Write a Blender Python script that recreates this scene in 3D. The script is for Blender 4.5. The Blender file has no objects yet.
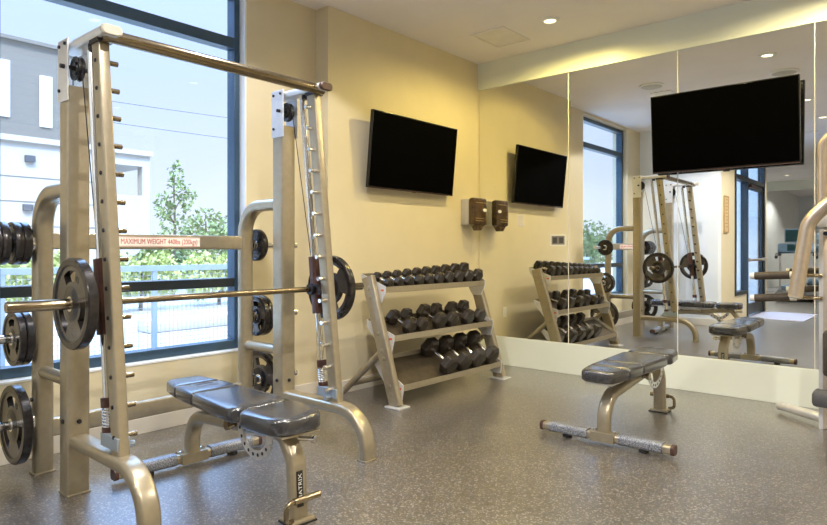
import bpy, bmesh, math, random
from mathutils import Vector, Matrix
R = math.radians
C = bpy.context.scene.collection
sc = bpy.context.scene

# ---------------------------------------------------------------- camera, sky, sun, exposure
cam = bpy.data.cameras.new('camera')
co = bpy.data.objects.new('camera', cam); C.objects.link(co)
co.location = (0, 0, 1.2); co.rotation_euler = (R(90), 0, R(40.7))
cam.sensor_width = 36; cam.lens = 624 / 827 * 36; cam.shift_y = -12.5 / 827
cam.clip_start = .02; cam.clip_end = 400
sc.camera = co

w = bpy.data.worlds.new('sky'); sc.world = w; w.use_nodes = True
nt = w.node_tree; nt.nodes.clear()
tc = nt.nodes.new('ShaderNodeTexCoord'); sx = nt.nodes.new('ShaderNodeSeparateXYZ')
rp = nt.nodes.new('ShaderNodeValToRGB'); bg = nt.nodes.new('ShaderNodeBackground'); ow = nt.nodes.new('ShaderNodeOutputWorld')
nt.links.new(tc.outputs['Generated'], sx.inputs[0]); nt.links.new(sx.outputs['Z'], rp.inputs[0])
nt.links.new(rp.outputs[0], bg.inputs[0]); nt.links.new(bg.outputs[0], ow.inputs[0])
e = rp.color_ramp.elements
e[0].position = 0; e[0].color = (.88, .93, 1.08, 1)
e[1].position = .62; e[1].color = (3.6, 5.9, 10.5, 1)
m_ = e.new(.24); m_.color = (.67, .82, 1.28, 1)
m_ = e.new(.36); m_.color = (.64, .84, 1.45, 1)
bg.inputs[1].default_value = 1.08

sun = bpy.data.lights.new('sun', 'SUN'); sun.energy = 4.0; sun.angle = R(2); sun.color = (1, .86, .62)
so = bpy.data.objects.new('sun', sun); C.objects.link(so)
so.rotation_euler = Vector((-.62, .35, -.85)).to_track_quat('-Z', 'Y').to_euler()

LAMP_W = 130.0
LAMP_COL = (1.0, .95, .86)
sc.view_settings.view_transform = 'Standard'; sc.view_settings.look = 'None'
sc.view_settings.exposure = 0.17; sc.view_settings.gamma = 1.0; sc.view_settings.use_curve_mapping = False
sc.cycles.max_bounces = 12; sc.cycles.glossy_bounces = 6; sc.cycles.diffuse_bounces = 6; sc.cycles.transparent_max_bounces = 16
sc.cycles.sample_clamp_indirect = 6
sc.cycles.use_denoising = True

# ---------------------------------------------------------------- materials
def mat(name, col, rough=.5, metal=0., spec=.5, var=0., vscale=8., bump=0., bscale=40., emit=None, estr=0., coat=0., col2=None):
    m = bpy.data.materials.new(name); m.use_nodes = True
    t = m.node_tree; b = t.nodes['Principled BSDF']
    b.inputs['Base Color'].default_value = (*col, 1); b.inputs['Roughness'].default_value = rough
    b.inputs['Metallic'].default_value = metal; b.inputs['Specular IOR Level'].default_value = spec
    b.inputs['Coat Weight'].default_value = coat; b.inputs['Coat Roughness'].default_value = .16
    if emit: b.inputs['Emission Color'].default_value = (*emit, 1); b.inputs['Emission Strength'].default_value = estr
    if var or bump:
        tcn = t.nodes.new('ShaderNodeTexCoord')
    if var:
        n = t.nodes.new('ShaderNodeTexNoise'); n.inputs['Scale'].default_value = vscale; n.inputs['Detail'].default_value = 4
        t.links.new(tcn.outputs['Object'], n.inputs['Vector'])
        r = t.nodes.new('ShaderNodeValToRGB'); t.links.new(n.outputs['Fac'], r.inputs[0])
        c2 = col2 or tuple(min(1, c * (1 + var)) for c in col)
        r.color_ramp.elements[0].position = .35; r.color_ramp.elements[0].color = (*[c * (1 - var) for c in col], 1)
        r.color_ramp.elements[1].position = .65; r.color_ramp.elements[1].color = (*c2, 1)
        t.links.new(r.outputs[0], b.inputs['Base Color'])
    if bump:
        n2 = t.nodes.new('ShaderNodeTexNoise'); n2.inputs['Scale'].default_value = bscale; n2.inputs['Detail'].default_value = 3
        t.links.new(tcn.outputs['Object'], n2.inputs['Vector'])
        bm_ = t.nodes.new('ShaderNodeBump'); bm_.inputs['Strength'].default_value = bump; bm_.inputs['Distance'].default_value = .004
        t.links.new(n2.outputs['Fac'], bm_.inputs['Height']); t.links.new(bm_.outputs[0], b.inputs['Normal'])
    return m

M = {}
M['wall'] = mat('wall paint', (.70, .615, .425), .6, var=.02, vscale=3, bump=.08, bscale=180)
M['wallw'] = mat('white wall paint', (.80, .84, .88), .6, var=.02, vscale=3, bump=.08, bscale=180)
M['ceil'] = mat('ceiling paint', (.86, .82, .82), .8, var=.02, vscale=2)
M['cream'] = mat('cream panel', (.80, .84, .76), .35, var=.02, vscale=2)
M['base'] = mat('baseboard paint', (.76, .70, .60), .4, var=.02)
M['silver'] = mat('champagne silver paint', (.40, .345, .25), .30, .6, var=.04, vscale=30)
M['bright'] = mat('bright silver paint', (.72, .72, .73), .36, .45, var=.03, vscale=30)
M['steel'] = mat('bar steel', (.30, .245, .165), .22, 1., var=.08, vscale=60)
M['chrome'] = mat('chrome', (.85, .84, .82), .13, 1., var=.03, vscale=60)
M['black'] = mat('black rubber', (.018, .017, .017), .38, var=.3, vscale=40)
M['castiron'] = mat('glossy black cast iron', (.03, .026, .026), .22, .3, var=.3, vscale=30)
M['plateface'] = mat('satin grey plate face', (.13, .115, .105), .2, .6, var=.15, vscale=25)
M['bolt'] = mat('dark bolt', (.03, .03, .04), .35, .6, var=.1)
M['vinyl'] = mat('charcoal vinyl', (.034, .034, .040), .24, 0, .9, var=.15, vscale=30, bump=.08, bscale=260, coat=.5)
M['seam'] = mat('vinyl piping', (.012, .012, .014), .4, var=.1)
M['rubberhex'] = mat('hex rubber', (.026, .020, .015), .34, 0, .5, var=.25, vscale=40)
M['tray'] = mat('dark tray', (.06, .045, .03), .45, .2, var=.2, vscale=20)
M['brown'] = mat('brown bearing cover', (.07, .03, .022), .35, var=.2, vscale=30)
M['grip'] = mat('knurled grip', (.24, .25, .28), .45, .3, var=.6, vscale=160, bump=.5, bscale=220)
M['screen'] = mat('black screen', (.001, .001, .001), .6, 0, .01, var=.1)
M['bezel'] = mat('glossy black bezel', (.006, .006, .006), .2, var=.1)
M['alu'] = mat('dark blue grey aluminium', (.035, .045, .055), .35, .3, var=.06)
M['alub'] = mat('window metal', (.055, .10, .15), .3, .35, var=.06)
M['white'] = mat('white paint', (.82, .82, .80), .45, var=.02)
M['red'] = mat('red print', (.55, .03, .02), .5, var=.05)
M['label'] = mat('label white', (.86, .84, .76), .5, var=.02)
M['greyplastic'] = mat('grey plastic', (.50, .47, .40), .45, var=.04)
M['smoke'] = mat('smoky brown plastic', (.075, .042, .015), .12, 0, .6, var=.4, vscale=25)
M['copper'] = mat('pinkish bronze paint', (.60, .51, .42), .32, .7, var=.04, vscale=30)
M['foam'] = mat('foam roller', (.06, .045, .032), .6, var=.2, vscale=40)
M['gold'] = mat('gold bezel', (.55, .38, .12), .3, .8, var=.1)
M['orange'] = mat('orange print', (.75, .16, .05), .5, var=.05)
M['dark'] = mat('dark grey', (.08, .08, .085), .5, var=.1)
M['lightprint'] = mat('light print', (.75, .73, .68), .5, var=.03)
M['greyprint'] = mat('grey print', (.10, .10, .13), .5, var=.05)
M['tan'] = mat('tan board', (.62, .45, .24), .5, var=.08, vscale=12)
M['tanprint'] = mat('tan print', (.40, .27, .13), .5, var=.05)
M['blueconsole'] = mat('blue console', (.20, .32, .46), .4, var=.1)
M['consolescreen'] = mat('console screen', (.02, .07, .08), .2, var=.1)
M['mat'] = mat('pale mat', (.42, .40, .45), .8, var=.05, vscale=20)
M['metalvent'] = mat('vent grille', (.84, .80, .77), .5, .1, var=.03)
M['silverplate'] = mat('silver wall plate', (.30, .29, .28), .3, .9, var=.06)
# outside
M['pave'] = mat('paving', (.34, .30, .26), .8, var=.1, vscale=1.2)
M['siding'] = mat('grey siding', (.20, .18, .15), .7, var=.03)
M['render'] = mat('white render', (.45, .41, .36), .8, var=.03, vscale=1)
M['bark'] = mat('bark', (.13, .10, .07), .9, var=.2)
M['leaf'] = mat('leaves', (.20, .25, .09), .6, var=.35, vscale=3)
M['leafl'] = mat('pale leaves', (.40, .43, .14), .6, var=.3, vscale=2)
M['rail'] = mat('railing metal', (.34, .40, .47), .4, .4, var=.05)
M['wire'] = mat('railing wire', (.36, .39, .43), .5, .4, var=.05)
M['roofpane'] = mat('pale window panel', (.78, .80, .82), .3, var=.03)

def siding_mat():
    m = M['siding']; t = m.node_tree; b = t.nodes['Principled BSDF']
    tcn = t.nodes.new('ShaderNodeTexCoord'); wv = t.nodes.new('ShaderNodeTexWave'); wv.bands_direction = 'Z'; wv.wave_profile = 'SAW'
    wv.inputs['Scale'].default_value = 1.6
    t.links.new(tcn.outputs['Object'], wv.inputs['Vector'])
    bm_ = t.nodes.new('ShaderNodeBump'); bm_.inputs['Strength'].default_value = .8; bm_.inputs['Distance'].default_value = .03
    t.links.new(wv.outputs['Fac'], bm_.inputs['Height']); t.links.new(bm_.outputs[0], b.inputs['Normal'])
siding_mat()

def floor_mat():
    m = bpy.data.materials.new('speckled rubber floor'); m.use_nodes = True
    t = m.node_tree; b = t.nodes['Principled BSDF']; L = t.links.new
    tcn = t.nodes.new('ShaderNodeTexCoord')
    v = t.nodes.new('ShaderNodeTexVoronoi'); v.inputs['Scale'].default_value = 150
    L(tcn.outputs['Object'], v.inputs['Vector'])
    s = t.nodes.new('ShaderNodeSeparateColor'); L(v.outputs['Color'], s.inputs[0])
    r = t.nodes.new('ShaderNodeValToRGB'); r.color_ramp.interpolation = 'CONSTANT'; L(s.outputs[0], r.inputs[0])
    el = r.color_ramp.elements
    el[0].position = 0; el[0].color = (.080, .070, .062, 1)
    el[1].position = .80; el[1].color = (.44, .39, .34, 1)
    q = el.new(.38); q.color = (.122, .107, .093, 1)
    q = el.new(.62); q.color = (.175, .152, .132, 1)
    q = el.new(.91); q.color = (.035, .031, .028, 1)
    n = t.nodes.new('ShaderNodeTexNoise'); n.inputs['Scale'].default_value = 2.2; n.inputs['Detail'].default_value = 5
    L(tcn.outputs['Object'], n.inputs['Vector'])
    mx = t.nodes.new('ShaderNodeMix'); mx.data_type = 'RGBA'; mx.blend_type = 'MULTIPLY'; mx.inputs[0].default_value = .5
    L(r.outputs[0], mx.inputs[6]); L(n.outputs['Fac'], mx.inputs[7]); L(mx.outputs[2], b.inputs['Base Color'])
    rr = t.nodes.new('ShaderNodeMapRange'); rr.inputs[3].default_value = .24; rr.inputs[4].default_value = .36
    L(n.outputs['Fac'], rr.inputs[0]); L(rr.outputs[0], b.inputs['Roughness'])
    bp = t.nodes.new('ShaderNodeBump'); bp.inputs['Strength'].default_value = .10; bp.inputs['Distance'].default_value = .002
    L(s.outputs[1], bp.inputs['Height']); L(bp.outputs[0], b.inputs['Normal'])
    b.inputs['Specular IOR Level'].default_value = .7
    b.inputs['Coat Weight'].default_value = 1.0; b.inputs['Coat IOR'].default_value = 1.75; b.inputs['Coat Roughness'].default_value = .32
    return m
M['floor'] = floor_mat()

def mirror_mat():
    m = mat('mirror silvering', (.93, .94, .92), .0, 1.); t = m.node_tree; b = t.nodes['Principled BSDF']
    tcn = t.nodes.new('ShaderNodeTexCoord'); n = t.nodes.new('ShaderNodeTexNoise'); n.inputs['Scale'].default_value = .7
    t.links.new(tcn.outputs['Object'], n.inputs['Vector'])
    r = t.nodes.new('ShaderNodeValToRGB'); t.links.new(n.outputs['Fac'], r.inputs[0])
    r.color_ramp.elements[0].color = (.91, .93, .91, 1); r.color_ramp.elements[1].color = (.95, .95, .93, 1)
    t.links.new(r.outputs[0], b.inputs['Base Color'])
    return m
M['mirror'] = mirror_mat()

def glass_mat():
    m = bpy.data.materials.new('clear glass'); m.use_nodes = True; t = m.node_tree; t.nodes.clear()
    o = t.nodes.new('ShaderNodeOutputMaterial'); mx = t.nodes.new('ShaderNodeMixShader'); tr = t.nodes.new('ShaderNodeBsdfTransparent')
    gl = t.nodes.new('ShaderNodeBsdfGlossy'); gl.inputs['Roughness'].default_value = .01; lw = t.nodes.new('ShaderNodeLayerWeight'); lw.inputs['Blend'].default_value = .5; pw = t.nodes.new('ShaderNodeMath'); pw.operation = 'POWER'; pw.inputs[1].default_value = 5; fr = t.nodes.new('ShaderNodeMath'); fr.operation = 'MULTIPLY_ADD'; fr.inputs[1].default_value = .85; fr.inputs[2].default_value = .04
    n = t.nodes.new('ShaderNodeTexNoise'); n.inputs['Scale'].default_value = .5
    r = t.nodes.new('ShaderNodeValToRGB'); r.color_ramp.elements[0].color = (.94, .97, .97, 1); r.color_ramp.elements[1].color = (.97, .99, .99, 1)
    L = t.links.new
    L(n.outputs['Fac'], r.inputs[0]); L(r.outputs[0], tr.inputs[0])
    L(lw.outputs['Facing'], pw.inputs[0]); L(pw.outputs[0], fr.inputs[0]); L(fr.outputs[0], mx.inputs[0]); L(tr.outputs[0], mx.inputs[1]); L(gl.outputs[0], mx.inputs[2]); L(mx.outputs[0], o.inputs[0])
    return m
M['glass'] = glass_mat()
M['lamp'] = mat('lit lamp lens', (1, .9, .7), .4, emit=(1, .84, .55), estr=3)

# ---------------------------------------------------------------- mesh helpers
def circ(r, n=16, ry=None):
    ry = ry or r
    return [(r * math.cos(2 * math.pi * i / n), ry * math.sin(2 * math.pi * i / n)) for i in range(n)]
def rrect(w_, h_, r, n=4):
    p = []
    r = min(r, w_ / 2 - 1e-4, h_ / 2 - 1e-4)
    for cx, cy, a0 in ((w_ / 2 - r, h_ / 2 - r, 0), (-w_ / 2 + r, h_ / 2 - r, 90), (-w_ / 2 + r, -h_ / 2 + r, 180), (w_ / 2 - r, -h_ / 2 + r, 270)):
        for i in range(n + 1):
            a = R(a0 + 90 * i / n); p.append((cx + r * math.cos(a), cy + r * math.sin(a)))
    return p
def fillet(pts, rad, n=8):
    pts = [Vector(p) for p in pts]; out = [pts[0]]
    if not isinstance(rad, (list, tuple)): rad = [rad] * (len(pts) - 2)
    for i in range(1, len(pts) - 1):
        p = pts[i]; a = (pts[i - 1] - p).normalized(); b = (pts[i + 1] - p).normalized()
        ang = a.angle(b); r = rad[i - 1]
        if r <= 0 or ang > math.pi - .02: out.append(p); continue
        d = r / math.tan(ang / 2); s = p + a * d; t = p + b * d
        c = p + (a + b).normalized() * (r / math.sin(ang / 2))
        u = (s - c); v = (t - c); th = u.angle(v)
        for k in range(n + 1):
            f = k / n
            out.append(c + (u * math.sin((1 - f) * th) + v * math.sin(f * th)) / math.sin(th))
    out.append(pts[-1]); return out

class MB:
    def __init__(s): s.bm = bmesh.new()
    def box(s, c, d, rot=None, bev=0.):
        r = bmesh.ops.create_cube(s.bm, size=1)
        vs = r['verts']
        bmesh.ops.scale(s.bm, vec=d, verts=vs)
        if bev:
            es = list({e for v in vs for e in v.link_edges})
            q = bmesh.ops.bevel(s.bm, geom=es, offset=bev, segments=2, profile=.5, affect='EDGES')
            vs = list({v for f in q['faces'] for v in f.verts} | {v for v in vs if v.is_valid})
        mt = Matrix.Translation(c) @ (rot if rot is not None else Matrix())
        bmesh.ops.transform(s.bm, matrix=mt, verts=vs); return s
    def b2(s, lo, hi, bev=0.):
        lo = Vector(lo); hi = Vector(hi); return s.box((lo + hi) / 2, hi - lo, None, bev)
    def sweep(s, pts, prof, n=(0, 0, 1), cap=True, scales=None, closed=False):
        pts = [Vector(p) for p in pts]; n = Vector(n).normalized(); rings = []
        N = len(pts)
        for i, p in enumerate(pts):
            if closed: t = pts[(i + 1) % N] - pts[i - 1]
            else: t = (pts[min(i + 1, N - 1)] - pts[max(i - 1, 0)])
            t.normalize(); side = t.cross(n)
            if side.length < 1e-4: side = t.orthogonal()
            side.normalize(); up = side.cross(t)
            k = scales[i] if scales else 1
            rings.append([s.bm.verts.new(p + side * a * k + up * b * k) for a, b in prof])
        m = len(prof)
        for i in range(N if closed else N - 1):
            A = rings[i]; B = rings[(i + 1) % N]
            for j in range(m):
                s.bm.faces.new((A[j], A[(j + 1) % m], B[(j + 1) % m], B[j]))
        if cap and not closed:
            s.bm.faces.new(rings[0][::-1]); s.bm.faces.new(rings[-1])
        return s
    def tube(s, pts, r, n=(0, 0, 1), seg=16, **k): return s.sweep(pts, circ(r, seg), n, **k)
    def cyl(s, a, b, r, seg=20, r2=None):
        a = Vector(a); b = Vector(b); d = (b - a).normalized()
        nn = (0, 0, 1) if abs(d.z) < .9 else (1, 0, 0)
        return s.sweep([a, b], circ(r, seg), nn, scales=[1, (r2 / r) if r2 else 1])
    def lathe(s, prof, o, ax, seg=32, closed=False):
        """prof: (radius, distance along axis)"""
        o = Vector(o); ax = Vector(ax).normalized(); u = ax.orthogonal().normalized(); v = ax.cross(u); rings = []
        for r, h in prof:
            if r < 1e-6: rings.append([s.bm.verts.new(o + ax * h)])
            else: rings.append([s.bm.verts.new(o + ax * h + (u * math.cos(2 * math.pi * i / seg) + v * math.sin(2 * math.pi * i / seg)) * r) for i in range(seg)])
        for i in range(len(rings) - (0 if closed else 1)):
            A = rings[i]; B = rings[(i + 1) % len(rings)]
            for j in range(seg):
                a0, a1 = (A[0], A[0]) if len(A) == 1 else (A[j], A[(j + 1) % seg])
                b0, b1 = (B[0], B[0]) if len(B) == 1 else (B[j], B[(j + 1) % seg])
                vs = []
                for q in (a0, a1, b1, b0):
                    if q not in vs: vs.append(q)
                if len(vs) > 2: s.bm.faces.new(vs)
        return s
    def prism(s, poly, z0, z1, mt=None):
        """poly in xy extruded z0..z1, then matrix"""
        a = [s.bm.verts.new((x, y, z0)) for x, y in poly]; b = [s.bm.verts.new((x, y, z1)) for x, y in poly]
        n = len(poly); s.bm.faces.new(a[::-1]); s.bm.faces.new(b)
        for i in range(n): s.bm.faces.new((a[i], a[(i + 1) % n], b[(i + 1) % n], b[i]))
        if mt is not None: bmesh.ops.transform(s.bm, matrix=mt, verts=a + b)
        return s
    def quad(s, *p):
        s.bm.faces.new([s.bm.verts.new(q) for q in p]); return s
    def build(s, name, m, parent=None, smooth=35, bev=0., sub=0, mods=None):
        bmesh.ops.recalc_face_normals(s.bm, faces=s.bm.faces[:])
        me = bpy.data.meshes.new(name); s.bm.to_mesh(me); s.bm.free()
        me.materials.append(M[m] if isinstance(m, str) else m)
        o = bpy.data.objects.new(name, me); C.objects.link(o)
        if parent: o.parent = parent
        if smooth:
            me.polygons.foreach_set('use_smooth', [True] * len(me.polygons))
            me.set_sharp_from_angle(angle=R(smooth))
        if bev:
            b = o.modifiers.new('bevel', 'BEVEL'); b.width = bev; b.segments = 2; b.limit_method = 'ANGLE'; b.angle_limit = R(40)
        return o

def tag(o, label, cat, group=None, kind=None):
    o['label'] = label; o['category'] = cat
    if group: o['group'] = group
    if kind: o['kind'] = kind
    return o
def thing(name, label, cat, loc=(0, 0, 0), rz=0., group=None):
    o = bpy.data.objects.new(name, None); o.empty_display_size = .1; C.objects.link(o)
    o.location = loc; o.rotation_euler = (0, 0, rz)
    return tag(o, label, cat, group)
def struct(o): o['kind'] = 'structure'; return o
def copy_tree(o, parent=None):
    kids = [k for k in o.children]
    c = o.copy(); C.objects.link(c)
    if parent: c.parent = parent
    for k in kids: copy_tree(k, c)
    return c
def dup(o, label, loc=None, rz=None):
    c = copy_tree(o); c['label'] = label
    if loc is not None: c.location = loc
    if rz is not None: c.rotation_euler = (0, 0, rz)
    return c
def text(name, s, size, m, parent, mt, ext=.0006, width=None):
    cu = bpy.data.curves.new(name, 'FONT'); cu.body = s; cu.size = size; cu.extrude = ext; cu.align_x = 'CENTER'; cu.align_y = 'CENTER'
    t = bpy.data.objects.new(name, cu); C.objects.link(t)
    bpy.context.view_layer.update()
    me = bpy.data.meshes.new_from_object(t.evaluated_get(bpy.context.evaluated_depsgraph_get()))
    bpy.data.objects.remove(t); bpy.data.curves.remove(cu)
    if width:
        xs = [v.co.x for v in me.vertices]; k = width / (max(xs) - min(xs))
        me.transform(Matrix.Diagonal((k, 1, 1, 1)))
    me.transform(mt); me.materials.clear(); me.materials.append(M[m])
    o = bpy.data.objects.new(name, me); C.objects.link(o); o.parent = parent; return o
def frame_mt(o, xa, ya):
    xa = Vector(xa).normalized(); ya = Vector(ya).normalized(); za = xa.cross(ya)
    m = Matrix((xa, ya, za)).transposed().to_4x4(); m.translation = Vector(o); return m

# ---------------------------------------------------------------- the room
XA = -3.86      # television wall
XW = -4.01      # window wall
YM = 5.575      # mirror wall
YB = .56        # nook wall beside the window
YJ = 3.415      # jog
XD = -2.77      # storefront door wall
H = 3.2
XR = 2.6; YF = -9.5; YE = -2.85; XE = -4.3
f = MB()
f.b2((XW - .3, YB - .2, -.015), (XR, YM + .15, 0)); f.b2((XD - .15, YE, -.015), (XR, YB - .2, 0)); f.b2((XE, YF - .1, -.015), (XR, YE, 0))
struct(f.build('floor', 'floor', smooth=0))
f = MB()
f.b2((XW - .3, YB - .2, H), (XR + .2, YM + .35, H + .25)); f.b2((XD - .15, YE, H), (XR + .2, YB - .2, H + .25)); f.b2((XE - .2, YF - .3, H), (XR + .2, YE, H + .25))
struct(f.build('ceiling', 'ceil', smooth=0))
# window wall with opening  y .. z ..
WY0, WY1, WZ0, WZ1 = 1.10, 2.735, .45, 3.16
f = MB()
f.b2((XW - .25, YB - .2, 0), (XW, WY0, H)); f.b2((XW - .25, WY1, 0), (XW, YJ + .3, H))
f.b2((XW - .25, WY0, 0), (XW, WY1, WZ0)); f.b2((XW - .25, WY0, WZ1), (XW, WY1, H))
struct(f.build('wall_left', 'wall', smooth=0))
struct(MB().b2((XA - .3, YJ, 0), (XA, YM + .3, H)).build('wall_left', 'wall', smooth=0))
struct(MB().b2((XA, YM, 0), (XR + .2, YM + .3, H)).build('wall_front', 'wall', smooth=0))
struct(MB().b2((XW, YB - .18, 0), (XD, YB, H)).build('wall_back', 'wallw', smooth=0))
f = MB()
f.b2((XD - .12, -.43, 0), (XD, YB - .18, H)); f.b2((XD - .12, -2.85, 0), (XD, -2.66, H)); f.b2((XD - .12, -2.66, 3.0), (XD, -.43, H))
f.b2((XD - .12, -1.25, 0), (XD, -.43, .42))
struct(f.build('wall_entry', 'wall', smooth=0))
struct(MB().b2((XE, YE, 0), (XD - .12, YE + .15, H)).build('wall_side', 'wallw', smooth=0))
struct(MB().b2((XE - .2, YF, 0), (XE, YE + .15, H)).build('wall_hall', 'wallw', smooth=0))
struct(MB().b2((XE - .2, YF - .2, 0), (XR + .2, YF, H)).build('wall_far', 'wallw', smooth=0))
struct(MB().b2((XR, YF, 0), (XR + .2, YM + .3, H)).build('wall_right', 'wall', smooth=0))
# trims
struct(MB().b2((XA, YM - .025, 2.92), (XR, YM, H)).build('trim_1', 'cream', smooth=0))
struct(MB().b2((XE, YF, 2.92), (XR, YF + .03, H)).build('trim_2', 'cream', smooth=0))
struct(MB().b2((XA, YM - .02, 0), (XR, YM, .295)).build('baseboard_front', 'cream', smooth=0, bev=.003))
f = MB(); f.b2((XW, YB, 0), (XW + .014, YJ, .105))
struct(f.build('baseboard_left', 'base', smooth=0, bev=.003))
f = MB(); f.b2((XA, YJ - .014, 0), (XA + .014, YM - .02, .105)); f.b2((XW + .014, YJ - .014, 0), (XA, YJ, .105))
struct(f.build('baseboard_left', 'base', smooth=0, bev=.003))
struct(MB().b2((XW + .014, YB, 0), (XD, YB + .014, .105)).build('baseboard_back', 'base', smooth=0, bev=.003))
# window
win = bpy.data.objects.new('window_1', None); C.objects.link(win); win.location = (XW - .12, WY0, WZ0); struct(win)
wl = WY1 - WY0; wh = WZ1 - WZ0
f = MB()
f.b2((-.05, wl - .055, 0), (.05, wl, wh)); f.b2((-.05, 0, 0), (.05, .055, wh))
f.b2((-.05, .055, wh - .055), (.05, wl - .055, wh)); f.b2((-.05, .055, 0), (.05, wl - .055, .075))
f.build('window_frame', 'alub', win, smooth=0, bev=.004)
f = MB(); f.b2((-.045, .055, 2.265), (.05, wl - .055, 2.345)); f.build('transom', 'alub', win, smooth=0, bev=.004)
f = MB(); f.b2((-.045, .055, .475), (.05, wl - .055, .54)); f.build('transom', 'alu', win, smooth=0, bev=.004)
f = MB()
for z0, z1 in ((.075, .475), (.54, 2.265), (2.345, wh - .055)): f.b2((-.006, .055, z0), (.006, wl - .055, z1))
f.build('glass_pane', 'glass', win, smooth=0)
f = MB(); f.b2((.05, -.0, -.002), (.125, wl, .012)); f.build('window_sill', 'white', win, smooth=0, bev=.002)
f = MB(); f.b2((.05, wl - .012, .012), (.122, wl + .001, wh)); f.build('window_reveal', 'white', win, smooth=0)

# storefront door (seen in the mirror)
dr = bpy.data.objects.new('door_1', None); C.objects.link(dr); dr.location = (XD, -.43, 0); struct(dr)
def dbox(name, m, *bs, bev=.003):
    f = MB()
    for lo, hi in bs: f.b2(lo, hi)
    return f.build(name, m, dr, smooth=0, bev=bev)
dbox('door_frame', 'alu', ((-.1, -.06, .42), (.02, 0, 3.0)), ((-.1, -.88, 0), (.02, -.82, 3.0)), ((-.1, -2.23, 0), (.02, -2.15, 3.0)),
     ((-.1, -2.15, 2.42), (.02, -.88, 2.5)), ((-.1, -.82, 2.42), (.02, -.06, 2.5)), ((-.1, -2.23, 2.94), (.02, -.0, 3.0)), ((-.1, -.82, .42), (.02, -.06, .48)))
lf = dbox('door_leaf', 'alu', ((-.06, -.97, .02), (-.01, -.885, 2.41)), ((-.06, -2.145, .02), (-.01, -2.06, 2.41)), ((-.06, -2.06, .02), (-.01, -.97, .22)), ((-.06, -2.06, 2.31), (-.01, -.97, 2.41)))
dbox('glass_pane', 'glass', ((-.04, -2.06, .22), (-.03, -.97, 2.31)), ((-.05, -.82, .48), (-.04, -.06, 2.42)), ((-.05, -2.15, 2.5), (-.04, -.06, 2.94)), bev=0)
f = MB(); f.cyl((.05, -2.1, 1.02), (.05, -.93, 1.02), .022); f.b2((-.01, -2.12, .99), (.05, -2.08, 1.05)); f.b2((-.01, -.95, .99), (.05, -.91, 1.05))
f.build('push_bar', 'copper', dr)
f = MB(); f.b2((-.01, -1.35, 2.33), (.05, -.98, 2.39)); f.b2((.01, -1.75, 2.37), (.03, -1.2, 2.385)); f.build('door_closer', 'brown', dr, smooth=0, bev=.004)

# mirrors
names = ['tall mirror panel in the corner beside the wipes dispenser', 'mirror panel second from the corner, reflecting the window',
         'wide mirror panel behind the larger of the two televisions', 'mirror panel behind the exercise machine at right edge', ]
seams = [XA + .004, -2.806, -1.782, -.778, .25, 1.27]
for i in range(5):
    lab = names[i] if i < 4 else 'mirror panel beyond the exercise machine, out of view'
    if i == 4: continue
    g = .0022
    tag(MB().b2((seams[i] + g, YM - .008, .298), (seams[i + 1] - g, YM - .002, 2.918)).build('wall_mirror', 'mirror', smooth=0), lab, 'mirror', 'mirror panels on the wall')
f = MB()
for x in seams[1:4]: f.b2((x - .0035, YM - .0105, .298), (x + .0035, YM - .0005, 2.918))
struct(f.build('trim_3', 'lightprint', smooth=0))
for i in range(3):
    x0 = -4.28 + i * 2.2
    tag(MB().b2((x0, YF + .004, .1), (x0 + 2.19, YF + .012, 2.918)).build('wall_mirror', 'mirror', smooth=0),
        ['far hall mirror panel at the hall corner', 'far hall mirror panel behind the treadmill', 'far hall mirror panel right of the treadmill'][i], 'mirror', 'mirror panels on the far hall wall')

# ---------------------------------------------------------------- downlights, vents, speakers
def downlight(x, y, label, col=LAMP_COL, k=1., cone=140, blend=.35):
    t = thing('recessed_downlight', label, 'ceiling light', (x, y, H), 0, 'recessed downlights')
    MB().lathe([(.052, -.001), (.052, -.012), (.075, -.010), (.088, -.004), (.088, -.0005)], (0, 0, 0), (0, 0, 1), 32).build('trim_ring', 'white', t)
    MB().lathe([(0, -.006), (.03, -.009), (.05, -.004), (.05, -.001), (0, -.001)], (0, 0, 0), (0, 0, 1), 24).build('lens', 'lamp', t)
    l = bpy.data.lights.new('lamp', 'SPOT'); l.energy = LAMP_W * k; l.color = col; l.spot_size = R(cone); l.spot_blend = blend; l.shadow_soft_size = .035
    lo = bpy.data.objects.new('lamp', l); C.objects.link(lo); lo.parent = t; lo.location = (0, 0, -.03)
downlight(-2.64, 4.89, 'lit recessed downlight in the ceiling near the mirror wall corner', (1, .79, .25), .66, 170, .45)
downlight(-.80, 4.89, 'recessed downlight in the ceiling above the exercise machine arm', (1, .82, .40), .5, 170, .45)
for x, y, lab, *lk in ((-1.42, 3.93, 'recessed downlight in the ceiling in front of the larger television', (1, .86, .52), .42),
                  (-1.45, 1.45, 'lit recessed downlight reflected right of the larger television', LAMP_COL, 1.25),
                  (-1.45, .03, 'lit recessed downlight reflected at the right edge of the mirror'),
                  (-2.64, 2.3, 'recessed downlight in the ceiling over the bench press machine', (1, .97, .97), .85, 140, .12),
                  (.6, 3.9, 'added fill downlight over the exercise machine at right', LAMP_COL, 1.1),  # added out of view as fill for the floor and ceiling
                  (.6, 1.2, 'added fill downlight behind the camera on the right', LAMP_COL, 1.5),  # unseen extra lamp, put in to raise the overall room light
                  (-1.45, -2.6, 'recessed downlight in the hall by the entry door'),
                  (-1.45, -5.6, 'recessed downlight in the hall by the treadmill'),
                  (-3.3, -8.0, 'recessed downlight in the far hall corner')):
    downlight(x, y, lab, *lk)
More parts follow.
